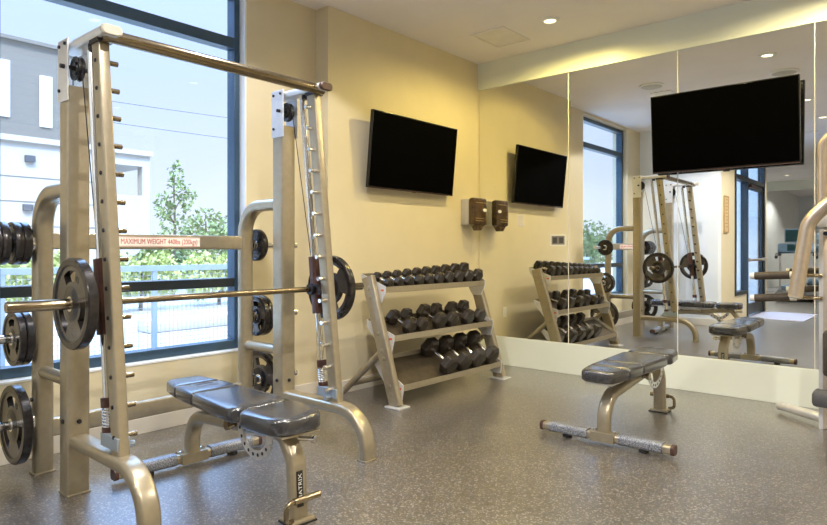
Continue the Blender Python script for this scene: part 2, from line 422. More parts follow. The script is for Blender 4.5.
def vent(x, y, lab, sx=.30, sy=.30):
    t = thing('ceiling_vent', lab, 'air vent', (x, y, H), 0, 'ceiling vents')
    f = MB(); 
    for lo, hi in (((-sx / 2, -sy / 2), (sx / 2, -sy / 2 + .02)), ((-sx / 2, sy / 2 - .02), (sx / 2, sy / 2)), ((-sx / 2, -sy / 2 + .02), (-sx / 2 + .02, sy / 2 - .02)), ((sx / 2 - .02, -sy / 2 + .02), (sx / 2, sy / 2 - .02))):
        f.b2((*lo, -.012), (*hi, 0))
    f.build('frame', 'metalvent', t, smooth=0)
    f = MB(); n = 9
    for i in range(n):
        yy = -sy / 2 + .03 + (sy - .06) * i / (n - 1)
        f.box((0, yy, -.006), (sx - .04, (sy - .06) / (n - 1) * .92, .0015), None)
    f.build('louvre', 'metalvent', t, smooth=0)
vent(-3.2, 4.97, 'square white ceiling vent near the corner above the dumbbell rack', .36, .46)
vent(-2.77, 3.02, 'small ceiling vent reflected beside the round ceiling speaker', .25, .25)
vent(-1.9, -1.2, 'small ceiling vent over the entry door in the mirror', .4, .2)
for x, y, lab in ((-2.75, 3.5, 'round ceiling speaker reflected above the larger television left corner'), (-1.41, 3.12, 'round ceiling speaker reflected above the larger television right corner')):
    t = thing('ceiling_speaker', lab, 'speaker', (x, y, H), 0, 'round ceiling speakers')
    MB().lathe([(.145, -.0005), (.145, -.012), (.13, -.02), (.122, -.02)], (0, 0, 0), (0, 0, 1), 40).build('rim', 'white', t)
    MB().lathe([(.122, -.018), (.06, -.028), (0, -.031)], (0, 0, 0), (0, 0, 1), 40).build('grille', 'greyplastic', t)

# ---------------------------------------------------------------- smith machine
SX, SY = -3.29, 1.89
sm = thing('smith_machine', 'silver weightlifting machine frame with slanted peg rails standing before the window', 'gym machine', (SX, SY, 0))
HW = .64
LT = Vector((.295, 0, 2.165)); LB = Vector((.505, 0, .29)); LD = (LB - LT).normalized(); LN = Vector((LD.z, 0, -LD.x))
def lad(z): return LT + (LB - LT) * ((LT.z - z) / (LT.z - LB.z))
ROD = -.108
for s in (-1, 1):
    y = s * HW; Y = Vector((0, y, 0))
    f = MB(); f.sweep([(0, y, 0), (0, y, 2.0)], rrect(.105, .105, .012), (0, 1, 0)); up = f.build('upright', 'silver', sm)
    MB().box((0, y, .005), (.112, .112, .010)).build('foot_plate', 'silver', up, smooth=0, bev=.003)
    for q in (.36,):
        MB().cyl((.0525, y, q), (.060, y, q), .011, 8).build('bolt', 'bolt', up); MB().cyl((0, y - .0525, q), (0, y - .06, q), .011, 8).build('bolt', 'bolt', up)
    # bracket plates and pulley
    for k in (-1, 1):
        f = MB(); f.box((.01, y + k * .0565, 2.075), (.118, .008, .30), bev=.003); pl = f.build('bracket_plate', 'bright', sm, smooth=0)
        for px, pz in ((-.03, 2.195), (.04, 2.2), (.03, 2.09), (-.03, 1.98)): MB().cyl((px + .005, y + k * .060, pz), (px + .005, y + k * .068, pz), .0085, 8).build('bolt', 'bolt', pl)
    f = MB(); f.lathe([(.012, -.018), (.030, -.018), (.034, -.010), (.050, -.012), (.058, -.016), (.060, -.012), (.052, 0), (.060, .012), (.058, .016), (.050, .012), (.034, .010), (.030, .018), (.012, .018)], (.035, y, 2.09), (0, 1, 0), 32, closed=True)
    pu = f.build('pulley', 'black', sm)
    MB().cyl((.035, y - .08, 2.09), (.035, y + .08, 2.09), .011, 12).build('axle', 'bolt', pu)
    # top beam
    stad = rrect(.046, .095, .022, 6)
    f = MB(); f.sweep([(-.05, y, 2.195), (.405, y, 2.195)], [(b, a) for a, b in rrect(.046, .095, .022, 6)][::-1], (0, 0, 1)); tb = f.build('top_beam', 'bright', sm)
    f = MB(); f.sweep([(.404, y, 2.195), (.418, y, 2.195), (.424, y, 2.195)], [(b, a) for a, b in rrect(.048, .097, .023, 6)][::-1], (0, 0, 1), scales=[1, 1, .85]); f.build('end_cap', 'brown' if s > 0 else 'greyplastic', tb)
    f = MB(); f.box((.30, y, 2.165), (.09, .07, .02)); f.cyl((.215, y, 2.145), (.215, y, 2.175), .022, 12); f.build('rail_bracket', 'bolt', tb, smooth=0)
    # slanted rail with pegs
    f = MB(); f.sweep([LT + Y, LB + Y], rrect(.078, .052, .010), (0, 1, 0)); ld = f.build('peg_rail', 'silver' if s < 0 else 'silver', sm)
    for i in range(14):
        zc = 2.075 - i * .131
        p = lad(zc) + Y; n_ = -s
        MB().cyl(p + Vector((0, n_ * .024, 0)), p + Vector((0, n_ * .074, 0)), .0125, 12).build('peg', 'steel' if s < 0 else 'chrome', ld)
        MB().lathe([(.010, 0), (.010, .004), (.006, .007), (0, .007)], p + Vector((0, -n_ * .0255, 0)), (0, -n_, 0), 8).build('bolt', 'bolt', ld)
    # guide rod, stops, spring
    a = lad(2.155) + Y + Vector((ROD, 0, 0)); b = lad(.31) + Y + Vector((ROD, 0, 0))
    MB().cyl(a, b, .0185, 16).build('guide_rod', 'chrome', sm)
    for zc in (.505, .375):
        c = lad(zc) + Y + Vector((ROD, 0, 0)); MB().cyl(c - LD * .022, c + LD * .022, .030, 16).build('stop_collar', 'brown', sm)
    pts = []
    for i in range(97):
        q = i / 96; c = lad(.48 - .083 * q) + Y + Vector((ROD, 0, 0)); an = q * 2 * math.pi * 6
        pts.append(c + Vector((math.cos(an) * .0255, math.sin(an) * .0255, 0)))
    MB().tube(pts, .0042, (0, 0, 1), 6).build('spring', 'chrome', sm)
    c = lad(.345) + Y + Vector((ROD / 2 + .005, 0, 0)); f = MB(); f.box(c, (.17, .06, .06), bev=.004); f.cyl(c + Vector((.03, -s * .03, -.02)), c + Vector((.03, -s * .07, -.02)), .014, 10)
    f.build('rod_bracket', 'rail', sm, smooth=0)
    # curved foot
    f = MB(); f.sweep(fillet([(.053, y, .265), (.765, y, .265), (.765, y, .0)], .21, 12), [(a_, b_) for a_, b_ in rrect(.060, .092, .018)], (0, 1, 0)); ft = f.build('base_foot', 'silver', sm)
    MB().box((.765, y, .004), (.07, .104, .008)).build('foot_plate', 'silver', ft, smooth=0, bev=.003)
    # rear bent storage post
    f = MB(); f.sweep(fillet([(-.43, y, 0), (-.43, y, 1.50), (-.05, y, 1.50)], .19, 12), rrect(.075, .10, .030), (0, 1, 0)); rp_ = f.build('rear_post', 'silver', sm)
    MB().box((-.43, y, .005), (.083, .108, .010)).build('foot_plate', 'silver', rp_, smooth=0, bev=.003)
    for q in (1.30, 1.19, .80, .66, .40, .27): MB().cyl((-.43, y + s * .049, q), (-.43, y + s * .058, q), .012, 8).build('bolt', 'bolt', rp_)
    MB().cyl((-.40, y, .545), (-.05, y, .545), .033, 20).build('brace_tube', 'silver', sm)
    for zc in (1.235, .735, .285):
        f = MB(); f.cyl((-.43, y + s * .045, zc), (-.43, y + s * .44, zc), .0235, 20); f.lathe([(.03, 0), (.045, 0), (.045, .012), (.0235, .02), (.0235, 0)], (-.43, y + s * .05, zc), (0, s, 0), 20)
        f.build('storage_peg', 'chrome', sm)
    # cable
    f = MB(); c = lad(1.16) + Y + Vector((ROD - .028, 0, 0)); f.cyl((.088, y, 2.08), c, .0028, 6); f.cyl((-.02, y, 2.08), (-.02, y, 1.99), .0028, 6)
    f.build('cable', 'bolt', sm)
MB().cyl((.355, -HW - .02, 2.185), (.355, HW + .02, 2.185), .031, 24).build('top_crossbar', 'steel', sm)
f = MB(); f.sweep([(-.43, -HW + .04, 1.25), (-.43, HW - .04, 1.25)], rrect(.05, .092, .01), (0, 0, 1)); f.build('rear_crossbeam', 'silver', sm)
f = MB(); f.sweep([(-.43, -HW + .04, .235), (-.43, HW - .04, .235)], rrect(.05, .10, .012), (0, 0, 1)); f.build('lower_crossbeam', 'silver', sm)
# warning sticker, on the room side of the crossbeam
f = MB(); f.b2((-.4052, -.25, 1.220), (-.4038, .277, 1.280)); wl_ = f.build('warning_label', 'label', sm, smooth=0)
text('lettering', 'MAXIMUM WEIGHT 440lbs (200kgs)', .045, 'red', wl_, frame_mt((-.4036, .0135, 1.25), (0, 1, 0), (0, 0, 1)), .0006, .49)
f = MB()
for z in (1.2225, 1.2755): f.b2((-.4040, -.247, z), (-.4034, .274, z + .002))
f.build('label_border', 'red', wl_, smooth=0)

# barbell of the machine
BX = lad(.96).x + ROD; 
bb = thing('barbell', 'long steel bar held on guide rods across the weightlifting machine', 'barbell', (SX + BX, SY, .96))
f = MB(); f.cyl((0, -.70, 0), (0, .70, 0), .0165, 20); f.build('shaft', 'steel', bb)
for s in (-1, 1):
    f = MB(); f.lathe([(.017, 0), (.042, 0), (.042, .022), (.0245, .024), (.0245, .355), (.021, .36), (0, .36)], (0, s * .672, 0), (0, s, 0), 24); f.build('sleeve', 'steel', bb)
    f = MB()
    a = -LD * .20; b = LD * .15
    f.sweep([Vector((0, s * .64, 0)) + a, Vector((0, s * .64, 0)) + b], rrect(.058, .056, .014), (0, 1, 0)); f.build('bearing_housing', 'brown', bb)
    f = MB(); f.cyl((0, s * .585, 0), (0, s * .61, 0), .034, 20); pts = fillet([(0, s * .597, .0), (.05, s * .597, .03), (.082, s * .597, -.005), (.085, s * .597, -.03)], .015, 5); f.sweep(pts, rrect(.02, .016, .004), (0, 1, 0)); f.build('safety_hook', 'bolt', bb)

# weight plates
def plate_parts(t, Rr, th, grips=True, number=None):
    """plate about the local y axis, facing -y and +y"""
    k = Rr / .205; N = 60
    rad = [.0255, .052 * k + .004, .080 * k, .098 * k, .150 * k, .168 * k, .176 * k, .200 * k, .205 * k]
    hh = [th * .5, th * .5, th * .33, th * .30, th * .30, th * .33, th * .5, th * .5, th * .38]
    f = MB(); bm = f.bm
    top = [[bm.verts.new((r * math.cos(2 * math.pi * i / N), -h, r * math.sin(2 * math.pi * i / N))) for i in range(N)] for r, h in zip(rad, hh)]
    bot = [[bm.verts.new((r * math.cos(2 * math.pi * i / N), h, r * math.sin(2 * math.pi * i / N))) for i in range(N)] for r, h in zip(rad, hh)]
    def hole(j, i):
        if not grips or j % len(rad) != 3 or not (j == 3): return False
        a = (i % N) * 360 / N
        return any(abs((a - c + 180) % 360 - 180) < 25 for c in (90 + 6, 210 + 6, 330 + 6))
    K = len(rad)
    for j in range(K - 1):
        for i in range(N):
            i2 = (i + 1) % N
            if hole(j, i):
                if not hole(j, i - 1): bm.faces.new((top[j][i], top[j + 1][i], bot[j + 1][i], bot[j][i]))
                if not hole(j, i + 1): bm.faces.new((top[j][i2], top[j + 1][i2], bot[j + 1][i2], bot[j][i2]))
                bm.faces.new((top[j][i], top[j][i2], bot[j][i2], bot[j][i])); bm.faces.new((top[j + 1][i], top[j + 1][i2], bot[j + 1][i2], bot[j + 1][i]))
            else:
                bm.faces.new((top[j][i], top[j][i2], top[j + 1][i2], top[j + 1][i])); bm.faces.new((bot[j][i], bot[j][i2], bot[j + 1][i2], bot[j + 1][i]))
    for j in (0, K - 1):
        for i in range(N):
            i2 = (i + 1) % N; bm.faces.new((top[j][i], top[j][i2], bot[j][i2], bot[j][i]))
    f.build('disc', 'castiron', t, smooth=40)
    # satin face web on both sides
    f = MB(); bm = f.bm
    for sgn in (-1, 1):
        rr = [.080 * k, .098 * k, .150 * k, .168 * k]; h0 = [th * .33 + .0006, th * .30 + .0008, th * .30 + .0008, th * .33 + .0006]
        g = [[bm.verts.new((r * math.cos(2 * math.pi * i / N), sgn * h, r * math.sin(2 * math.pi * i / N))) for i in range(N)] for r, h in zip(rr, h0)]
        for j in range(3):
            for i in range(N):
                if j == 1 and hole(3, i): continue
                i2 = (i + 1) % N; bm.faces.new((g[j][i], g[j][i2], g[j + 1][i2], g[j + 1][i]))
    f.build('face', 'plateface' if grips else 'castiron', t, smooth=40)
    MB().lathe([(.0255, -th * .52), (.034, -th * .52), (.034, th * .52), (.0255, th * .52)], (0, 0, 0), (0, 1, 0), 28, closed=True).build('bore_ring', 'chrome', t)
    if number:
        text('weight_number', number, .042 * k, 'castiron', t, frame_mt((.062 * k, -th * .30 - .001, .108 * k), (math.cos(R(-30)), 0, math.sin(R(-30))), (math.cos(R(60)), 0, math.sin(R(60)))), .0012)
P = lambda lab, x, y, z, g: thing('weight_plate', lab, 'weight plate', (x, y, z), 0, g)
t0 = P('black tri-grip weight plate on the near end of the barbell', SX + BX, SY - .762, .96, 'plates on the barbell'); plate_parts(t0, .205, .045, True, '45')
t1 = dup(t0, 'black tri-grip weight plate on the far barbell end, nearest the dumbbell rack', (SX + BX, SY + .762, .96), math.pi)
big = dup(t0, 'large tri-grip weight plate on the lowest near storage peg, by the floor', (SX - .43, SY - HW - .13, .285)); big['group'] = 'stored plates, near side'
big2 = dup(t0, 'large weight plate on the lowest far storage peg, behind the bench pads', (SX - .43, SY + HW + .13, .285), math.pi); big2['group'] = 'stored plates, far side'
md = P('medium weight plate on the middle near storage peg, closest to the frame', SX - .43, SY - HW - .095, .735, 'stored plates, near side'); plate_parts(md, .142, .034, True)
dup(md, 'medium weight plate on the middle near storage peg, outer of the pair', (SX - .43, SY - HW - .133, .735))
q = dup(md, 'medium weight plate on the middle far storage peg, closest to the frame', (SX - .43, SY + HW + .095, .735), math.pi); q['group'] = 'stored plates, far side'
q = dup(md, 'medium weight plate on the middle far storage peg, outer of the pair', (SX - .43, SY + HW + .133, .735), math.pi); q['group'] = 'stored plates, far side'
ords = ['closest to the frame', 'second from the frame', 'third from the frame', 'fourth from the frame', 'fifth from the frame', 'outermost of the stack']
sp = None
for i, o_ in enumerate(ords):
    lab = 'small thick weight plate on the top near storage peg, ' + o_
    loc = (SX - .43, SY - HW - .098 - .040 * i - (.018 if i > 1 else 0), 1.235)
    if sp is None: sp = P(lab, *loc, 'stored plates, near side'); plate_parts(sp, .112, .036, False)
    else: dup(sp, lab, loc)
q = dup(sp, 'small weight plate on the top far storage peg, behind the rear post', (SX - .43, SY + HW + .095, 1.235), math.pi); q['group'] = 'stored plates, far side'

# ---------------------------------------------------------------- adjustable benches
def pad(f, x0, x1, w0, w1, z0, z1, rc=.03, re=.020, dome=.003):
    """soft pad: plan is a rounded trapezoid from x0 (width w0) to x1 (width w1)"""
    rcs = rc if isinstance(rc, (tuple, list)) else (rc, rc)
    cor = [(x0, -w0 / 2, rcs[0]), (x1, -w1 / 2, rcs[1]), (x1, w1 / 2, rcs[1]), (x0, w0 / 2, rcs[0])]
    pts = []
    n = len(cor)
    for i in range(n):
        p = Vector((cor[i][0], cor[i][1], 0)); a = (Vector((cor[i - 1][0], cor[i - 1][1], 0)) - p).normalized(); b = (Vector((cor[(i + 1) % n][0], cor[(i + 1) % n][1], 0)) - p).normalized()
        ang = a.angle(b); r = cor[i][2]; d = r / math.tan(ang / 2); c = p + (a + b).normalized() * (r / math.sin(ang / 2)); u = p + a * d - c; v = p + b * d - c; th = u.angle(v)
        for k in range(7):
            q = k / 6; pts.append(c + (u * math.sin((1 - q) * th) + v * math.sin(q * th)) / math.sin(th))
    cx = (x0 + x1) / 2; bm = f.bm; rings = []
    lay = [(re * .6, z0), (0, z0 + re * .6), (0, z1 - re)] + [(re * (1 - math.cos(R(a))), z1 - re + re * math.sin(R(a))) for a in (30, 60, 85)] + [(re + .022, z1 + dome)]
    for off, z in lay:
        ring = []
        for p in pts:
            lx = (x1 - x0) / 2; kx = max(.02, (lx - off) / lx); wy = abs((w0 + w1) / 4); ky = max(.02, (wy - off) / wy)
            ring.append(bm.verts.new((cx + (p.x - cx) * kx, p.y * ky, z)))
        rings.append(ring)
    m = len(pts)
    for A, B in zip(rings, rings[1:]):
        for j in range(m): bm.faces.new((A[j], A[(j + 1) % m], B[(j + 1) % m], B[j]))
    bm.faces.new(rings[0][::-1]); bm.faces.new(rings[-1])

def bench(label, loc, rz):
    t = thing('adjustable_bench', label, 'weight bench', loc, rz, 'padded weight benches')
    zt, zb = .470, .398
    f = MB(); pad(f, -.66, -.455, .20, .268, zb, zt, (.055, .012)); f.build('head_pad', 'vinyl', t, smooth=60)
    f = MB(); pad(f, -.450, -.240, .27, .285, zb, zt, .012); lp = f.build('back_pad', 'vinyl', t, smooth=60)
    text('lettering', 'MATRIX', .036, 'greyprint', lp, frame_mt((-.335, 0, zt + .0034), (0, 1, 0), (-1, 0, 0)), .0004, .125)
    f = MB(); pts = [(-.378 - .018 * math.sin(R(a)), .052 * math.cos(R(a)), zt + .0036) for a in range(20, 161, 14)]; f.tube(pts, .0022, (0, 0, 1), 5); f.build('emblem', 'greyprint', lp)
    f = MB(); pad(f, -.235, .205, .285, .325, zb, zt, (.012, .05)); f.build('back_pad', 'vinyl', t, smooth=60)
    f = MB(); pad(f, .232, .545, .335, .255, zb - .004, zt, (.06, .10)); f.build('seat_pad', 'vinyl', t, smooth=60)
    # under-frame
    f = MB(); f.b2((-.64, -.075, zb - .012), (.20, .075, zb - .001)); f.b2((-.50, -.035, zb - .045), (.16, .035, zb - .012)); f.build('backrest_frame', 'bright', t, smooth=0, bev=.003)
    f = MB(); f.b2((.24, -.10, zb - .014), (.53, .10, zb - .005)); f.build('seat_frame', 'silver', t, smooth=0, bev=.003)
    # curved spine leg
    f = MB(); pts = fillet([(-.53, 0, .055), (-.53, 0, .285), (.40, 0, .370)], .17, 12); f.sweep(pts, rrect(.062, .082, .022), (0, 1, 0)); sp_ = f.build('spine_leg', 'silver', t)
    MB().box((-.24, 0, .352), (.03, .05, .018), bev=.004).build('rubber_stop', 'bolt', sp_, smooth=0)
    # rear base tube with grips
    f = MB(); f.sweep([(-.53, -.41, .048), (-.53, .41, .048)], rrect(.062, .05, .016), (0, 0, 1)); f.b2((-.575, -.075, .022), (-.485, .075, .078)); bt = f.build('base_tube', 'silver', t)
    for s in (-1, 1):
        MB().sweep([(-.53, s * .10, .05), (-.53, s * .36, .05)], rrect(.074, .062, .022), (0, 0, 1)).build('rubber_grip', 'grip', bt)
        MB().sweep([(-.53, s * .405, .048), (-.53, s * .425, .048)], rrect(.068, .056, .018), (0, 0, 1)).build('end_cap', 'brown', bt)
        MB().lathe([(.02, 0), (.03, .004), (.03, .024), (.02, .03)], (-.53, s * .245, 0), (0, 0, 1), 16, closed=False).build('foot', 'black', bt)
        MB().lathe([(.013, 0), (.013, .008), (.007, .013), (0, .013)], (-.53, s * .06, .078), (0, 0, 1), 10).build('bolt', 'chrome', bt)
    # seat leg
    f = MB(); pts = fillet([(.34, 0, .375), (.42, 0, .355), (.485, 0, .27), (.50, 0, .014)], [.05, .12], 8); f.sweep(pts, rrect(.058, .086, .020), (0, 1, 0)); sl = f.build('seat_leg', 'silver', t)
    f = MB(); f.box((.50, 0, .011), (.10, .125, .022), bev=.008); f.build('foot_plate', 'silver', sl, smooth=0)
    MB().box((.5005, 0, .0035), (.108, .133, .007)).build('rubber_foot', 'black', sl, smooth=0)
    f = MB(); f.box((.5245, -.004, .150), (.005, .030, .155), Matrix.Rotation(R(-3.4), 4, 'Y')); f.build('sticker', 'black', sl, smooth=0)
    text('lettering', 'MATRIX', .026, 'lightprint', sl, frame_mt((.5279, -.004, .158), (-.0592, 0, 1), (0, -1, 0)), .0004, .115)
    f = MB(); f.cyl((.545, -.05, .110), (.545, .085, .110), .015, 14); f.tube(fillet([(.545, -.045, .110), (.545, -.088, .108), (.545, -.09, .030), (.535, -.05, .022)], [.03, .025], 6), .011, (1, 0, 0), 12)
    f.build('carry_handle', 'steel', t)
    f = MB(); f.cyl((.47, .03, .352), (.53, .055, .358), .011, 12); f.lathe([(.0, 0), (.018, 0), (.018, .02), (0, .022)], (.53, .055, .358), (.9, .38, .08), 14); f.build('pull_pin', 'chrome', t)
    # angle sector plate with holes
    cx, cz = .235, .385; N = 16; ro, ri = .158, .118
    f = MB(); bm = f.bm; rows = []
    for i in range(N + 1):
        a = R(182 + 150 * i / N); rows.append([bm.verts.new((cx + r * math.cos(a), yy, cz + r * math.sin(a))) for r, yy in ((ri, -.060), (ro, -.060), (ro, -.052), (ri, -.052))])
    for A, B in zip(rows, rows[1:]):
        for j in range(4): bm.faces.new((A[j], A[(j + 1) % 4], B[(j + 1) % 4], B[j]))
    bm.faces.new(rows[0]); bm.faces.new(rows[-1][::-1])
    f.b2((cx - .16, -.060, cz - .01), (cx - .11, -.052, cz + .02)); f.b2((cx + .10, -.060, cz - .06), (cx + .15, -.052, cz + .01))
    ap = f.build('angle_plate', 'bright', t)
    f = MB()
    for i in range(8):
        a = R(196 + 122 * i / 7); r = (ri + ro) / 2; f.cyl((cx + r * math.cos(a), -.0612, cz + r * math.sin(a)), (cx + r * math.cos(a), -.0508, cz + r * math.sin(a)), .0085, 10)
    f.build('hole', 'bolt', ap)
    f = MB(); f.cyl((.02, -.07, .345), (.02, .07, .345), .018, 14); f.cyl((.02, -.09, .345), (.02, -.07, .345), .024, 14); f.build('pivot', 'steel', t)
    return t
bench('padded flat bench under the barbell of the weightlifting machine', (-2.69, 1.80, 0), R(-4.5))
b2 = bench('padded flat bench in the open floor before the mirror', (-1.63, 4.22, 0), R(91))

# ---------------------------------------------------------------- dumbbell rack
RX, RY = -3.2, 4.24
rk = thing('dumbbell_rack', 'silver three-tier rack of dumbbells against the yellow wall', 'dumbbell rack', (RX, RY, 0))
HWR = .72
TLS = [R(20), R(20), R(31)]
def tray_frame(k):  # front edge (x,z)
    return [(-.155, .885), (-.065, .512), (.03, .14)][k]
DEP = [.27, .30, .34]
for s in (-1, 1):
    y = s * HWR
    f = MB(); f.sweep([(.0, y, 0.01), (-.30, y, .985)], rrect(.115, .055, .014), (0, 1, 0)); lg = f.build('leg', 'silver', rk)
    MB().box((.01, y, .006), (.15, .13, .012)).build('foot_plate', 'bright', lg, smooth=0, bev=.003)
    for z in (.9, .83, .55, .42, .36, .16, .10):
        x = -.30 * z / .985; MB().lathe([(.018, 0), (.018, .003), (.010, .006), (0, .006)], (x, y + s * .0275, z), (0, s, 0), 14).build('bolt', 'silver', lg)
    f = MB(); f.tube(fillet([(-.13, y, .43), (-.56, y, .06), (-.60, y, .03)], .05, 4), .026, (0, 1, 0), 16); f.build('rear_strut', 'silver', rk)
    for k in range(3):
        x, z = tray_frame(k); d = DEP[k]; TL = TLS[k]
        # gusset: triangular side plate under each tray
        lx = lambda zz: -.30 * zz / .985
        x2, z2 = x - d * math.cos(TL), z + d * math.sin(TL)
        poly = [(x + .012, z + .03), (x + .012, z - .02), (lx(z - .11) + .045, z - .115), (lx(z - .11) - .05, z - .115), (x2, z2 - .02), (x2, z2 + .03)]
        if k == 2: poly = [(x + .012, z + .03), (x + .012, z - .02), (lx(.06) + .05, .055), (lx(.06) - .05, .055), (x2, z2 - .02), (x2, z2 + .03)]
        f = MB(); f.prism([(a, b) for a, b in poly], -.004, .004, frame_mt((0, y - s * .033, 0), (1, 0, 0), (0, 0, 1)))
        gs = f.build('gusset', 'bright', rk, smooth=0)
        f = MB(); f.b2((x - .035, y - s * .033 - .0055, z - .009), (x - .005, y - s * .033 + .0055, z + .006)); f.build('sticker', 'orange', gs, smooth=0)
for k in range(3):
    x, z = tray_frame(k); d = DEP[k]; TL = TLS[k]; rot = Matrix.Rotation(TL, 4, 'Y')
    cx, cz = x - d / 2 * math.cos(TL), z + d / 2 * math.sin(TL)
    f = MB(); f.box((cx, 0, cz - .004), (d, 2 * HWR - .078, .006), rot); tr = f.build('tray', 'tray', rk, smooth=0)
    f = MB(); f.box((x + .004, 0, z + .002), (.007, 2 * HWR - .078, .048)); f.box((x - .012, 0, z - .02), (.03, 2 * HWR - .078, .006)); f.build('front_lip', 'silver', tr, smooth=0, bev=.002)
    f = MB(); f.box((cx - d / 2 * math.cos(TL), 0, cz + d / 2 * math.sin(TL) + .012), (.006, 2 * HWR - .078, .04)); f.build('back_lip', 'silver', tr, smooth=0)
MB().cyl((-.50, -HWR, .11), (-.50, HWR, .11), .02, 14).build('rear_brace', 'silver', rk)

def dumbbell(label, loc, D, L, group, TL):
    """hex dumbbell: axis along local x, tilted to lie on its tray"""
    t = thing('dumbbell', label, 'dumbbell', loc, 0, group)
    hl = L * .275
    for s in (-1, 1):
        r = D / 2 / math.cos(R(30))
        f = MB(); bm = f.bm; rings = []
        for kx, kr in ((L / 2 - hl, .70), (L / 2 - hl + hl * .16, 1), (L / 2 - hl * .22, 1), (L / 2, .72), (L / 2 + .001, .42)):
            rings.append([bm.verts.new((s * kx, r * kr * math.cos(R(60 * i)), r * kr * math.sin(R(60 * i)))) for i in range(6)])
        for A, B in zip(rings, rings[1:]):
            for j in range(6): bm.faces.new((A[j], A[(j + 1) % 6], B[(j + 1) % 6], B[j]))
        bm.faces.new(rings[0]); bm.faces.new(rings[-1])
        f.build('head', 'rubberhex', t, smooth=0, bev=.006)
    f = MB(); hr = .0145; n = 10; L2 = L / 2 - hl + .002
    prof = [(0, -L2)] + [(hr + .0035 * math.cos(math.pi * (i / n - .5)) ** 2 - .001, -L2 + 2 * L2 * i / n) for i in range(n + 1)] + [(0, L2)]
    f.lathe(prof, (0, 0, 0), (1, 0, 0), 14).build('handle', 'chrome', t)
    t.rotation_euler = (0, TL, 0)
    return t
rows = [(0, [3.625, 3.745, 3.870, 4.000, 4.130, 4.265, 4.405, 4.550, 4.700, 4.850], lambda i: .076 + .0050 * i, lambda i: .185 + .006 * i, 'dumbbells on the top tray'),
        (1, [3.775, 3.935, 4.165, 4.335, 4.57, 4.755], lambda i: (.118, .118, .138, .134, .132, .132)[i], lambda i: .255 + .004 * i, 'dumbbells on the middle tray'),
        (2, [4.15, 4.36, 4.565, 4.775], lambda i: .162, lambda i: .335, 'dumbbells on the bottom tray')]
ordn = ['first', 'second', 'third', 'fourth', 'fifth', 'sixth', 'seventh', 'eighth', 'ninth', 'tenth']
for k, ys, fd, fl, g in rows:
    x, z = tray_frame(k); TL = TLS[k]
    for i, y in enumerate(ys):
        D, L = fd(i), fl(i)
        row = ['top', 'middle', 'bottom'][k]
        if i == 0 and k == 0: lab = 'smallest dark hex dumbbell at the left end of the top tray'
        elif i == len(ys) - 1: lab = 'dark hex dumbbell at the right end of the %s tray, nearest the mirror' % row
        elif i == 0: lab = 'dark hex dumbbell at the left end of the %s tray row' % row
        else: lab = 'dark hex dumbbell with chrome handle, %s from the left on the %s tray' % (ordn[i], row)
        m_ = L / 2 + .016
        u = Vector((-math.cos(TL), 0, math.sin(TL))); nrm = Vector((math.sin(TL), 0, math.cos(TL)))
        p = Vector((RX + x, y, z)) + u * m_ + nrm * (D / 2 + .0035)
        # lift so the front head clears the lip
        dumbbell(lab, p, D, L, g, TL)

# ---------------------------------------------------------------- televisions
def tv(label, loc, rz, W, Hh, tilt, off):
    """local: screen faces -y, centre at origin; wall behind at +y"""
    t = thing('television', label, 'television', loc, rz, 'wall televisions')
    rx = Matrix.Rotation(R(tilt), 4, 'X')
    f = MB(); f.box((0, 0, 0), (W, .035, Hh), bev=.004); f.box((0, .025, -.05), (W * .6, .03, Hh * .5), bev=.008)
    bmesh.ops.transform(f.bm, matrix=rx, verts=f.bm.verts[:]); cs = f.build('casing', 'bezel', t, smooth=30)
    f = MB(); f.box((0, -.0185, .004), (W - .016, .002, Hh - .026)); bmesh.ops.transform(f.bm, matrix=rx, verts=f.bm.verts[:]); f.build('screen', 'screen', t, smooth=0)
    f = MB(); f.box((0, -.020, -Hh / 2 + .004), (W - .01, .006, .006)); f.box((W * .0, -.019, -Hh / 2 - .003), (.05, .01, .006)); bmesh.ops.transform(f.bm, matrix=rx, verts=f.bm.verts[:]); f.build('bottom_trim', 'brown', t, smooth=0)
    f = MB()
    for x in (-.2, .2): f.box((x, .045, 0), (.03, .012, .42), rx)
    f.b2((-.28, off - .012, -.12), (.28, off - .001, .12)); f.b2((-.05, .035, -.05), (.05, off - .01, .05)); f.build('wall_mount', 'bolt', t, smooth=0)
    return t
# on the left wall (faces +x): local -y -> +x  => rz = 90deg
tv('flat black television tilted down on the yellow left wall', (XA + .098, 4.394, 2.07), R(90), 1.195, .665, 5.5, .098)
tv('larger looking black television hung in front of the mirror wall', (-1.414, YM - .095, 2.194), 0, 1.112, .665, 4.5, .085)

# ---------------------------------------------------------------- wipes dispenser
t = thing('wipes_dispenser', 'brown wall dispenser with grey back beside the mirror corner', 'dispenser', (XA, 5.355, 1.575))
f = MB(); f.b2((0, -.115, -.115), (.10, .115, .155), bev=.012); f.build('back_case', 'greyplastic', t, smooth=30)
f = MB(); f.b2((.098, -.12, -.12), (.175, .12, .165), bev=.025); cv = f.build('cover', 'smoke', t, smooth=30)
f = MB(); f.prism([(-.075, 0), (.075, 0), (.02, -.055), (-.02, -.055)], -.035, .035, frame_mt((.13, 0, -.118), (0, 1, 0), (0, 0, 1))); f.build('nozzle', 'smoke', t, smooth=0, bev=.004)
f = MB(); f.lathe([(0, 0), (.022, 0), (.022, .004), (0, .004)], (.175, .07, .04), (1, 0, 0), 18)
bmesh.ops.scale(f.bm, vec=(1, 1.5, .8), verts=f.bm.verts[:], space=Matrix.Translation((-.175, -.07, -.04))); f.build('button', 'label', t)
f = MB(); f.b2((.175, -.09, .11), (.177, .09, .118)); f.b2((.175, -.09, -.05), (.177, .05, -.045)); f.b2((.175, -.09, -.075), (.177, .06, -.07)); f.build('embossed_lines', 'gold', t, smooth=0)

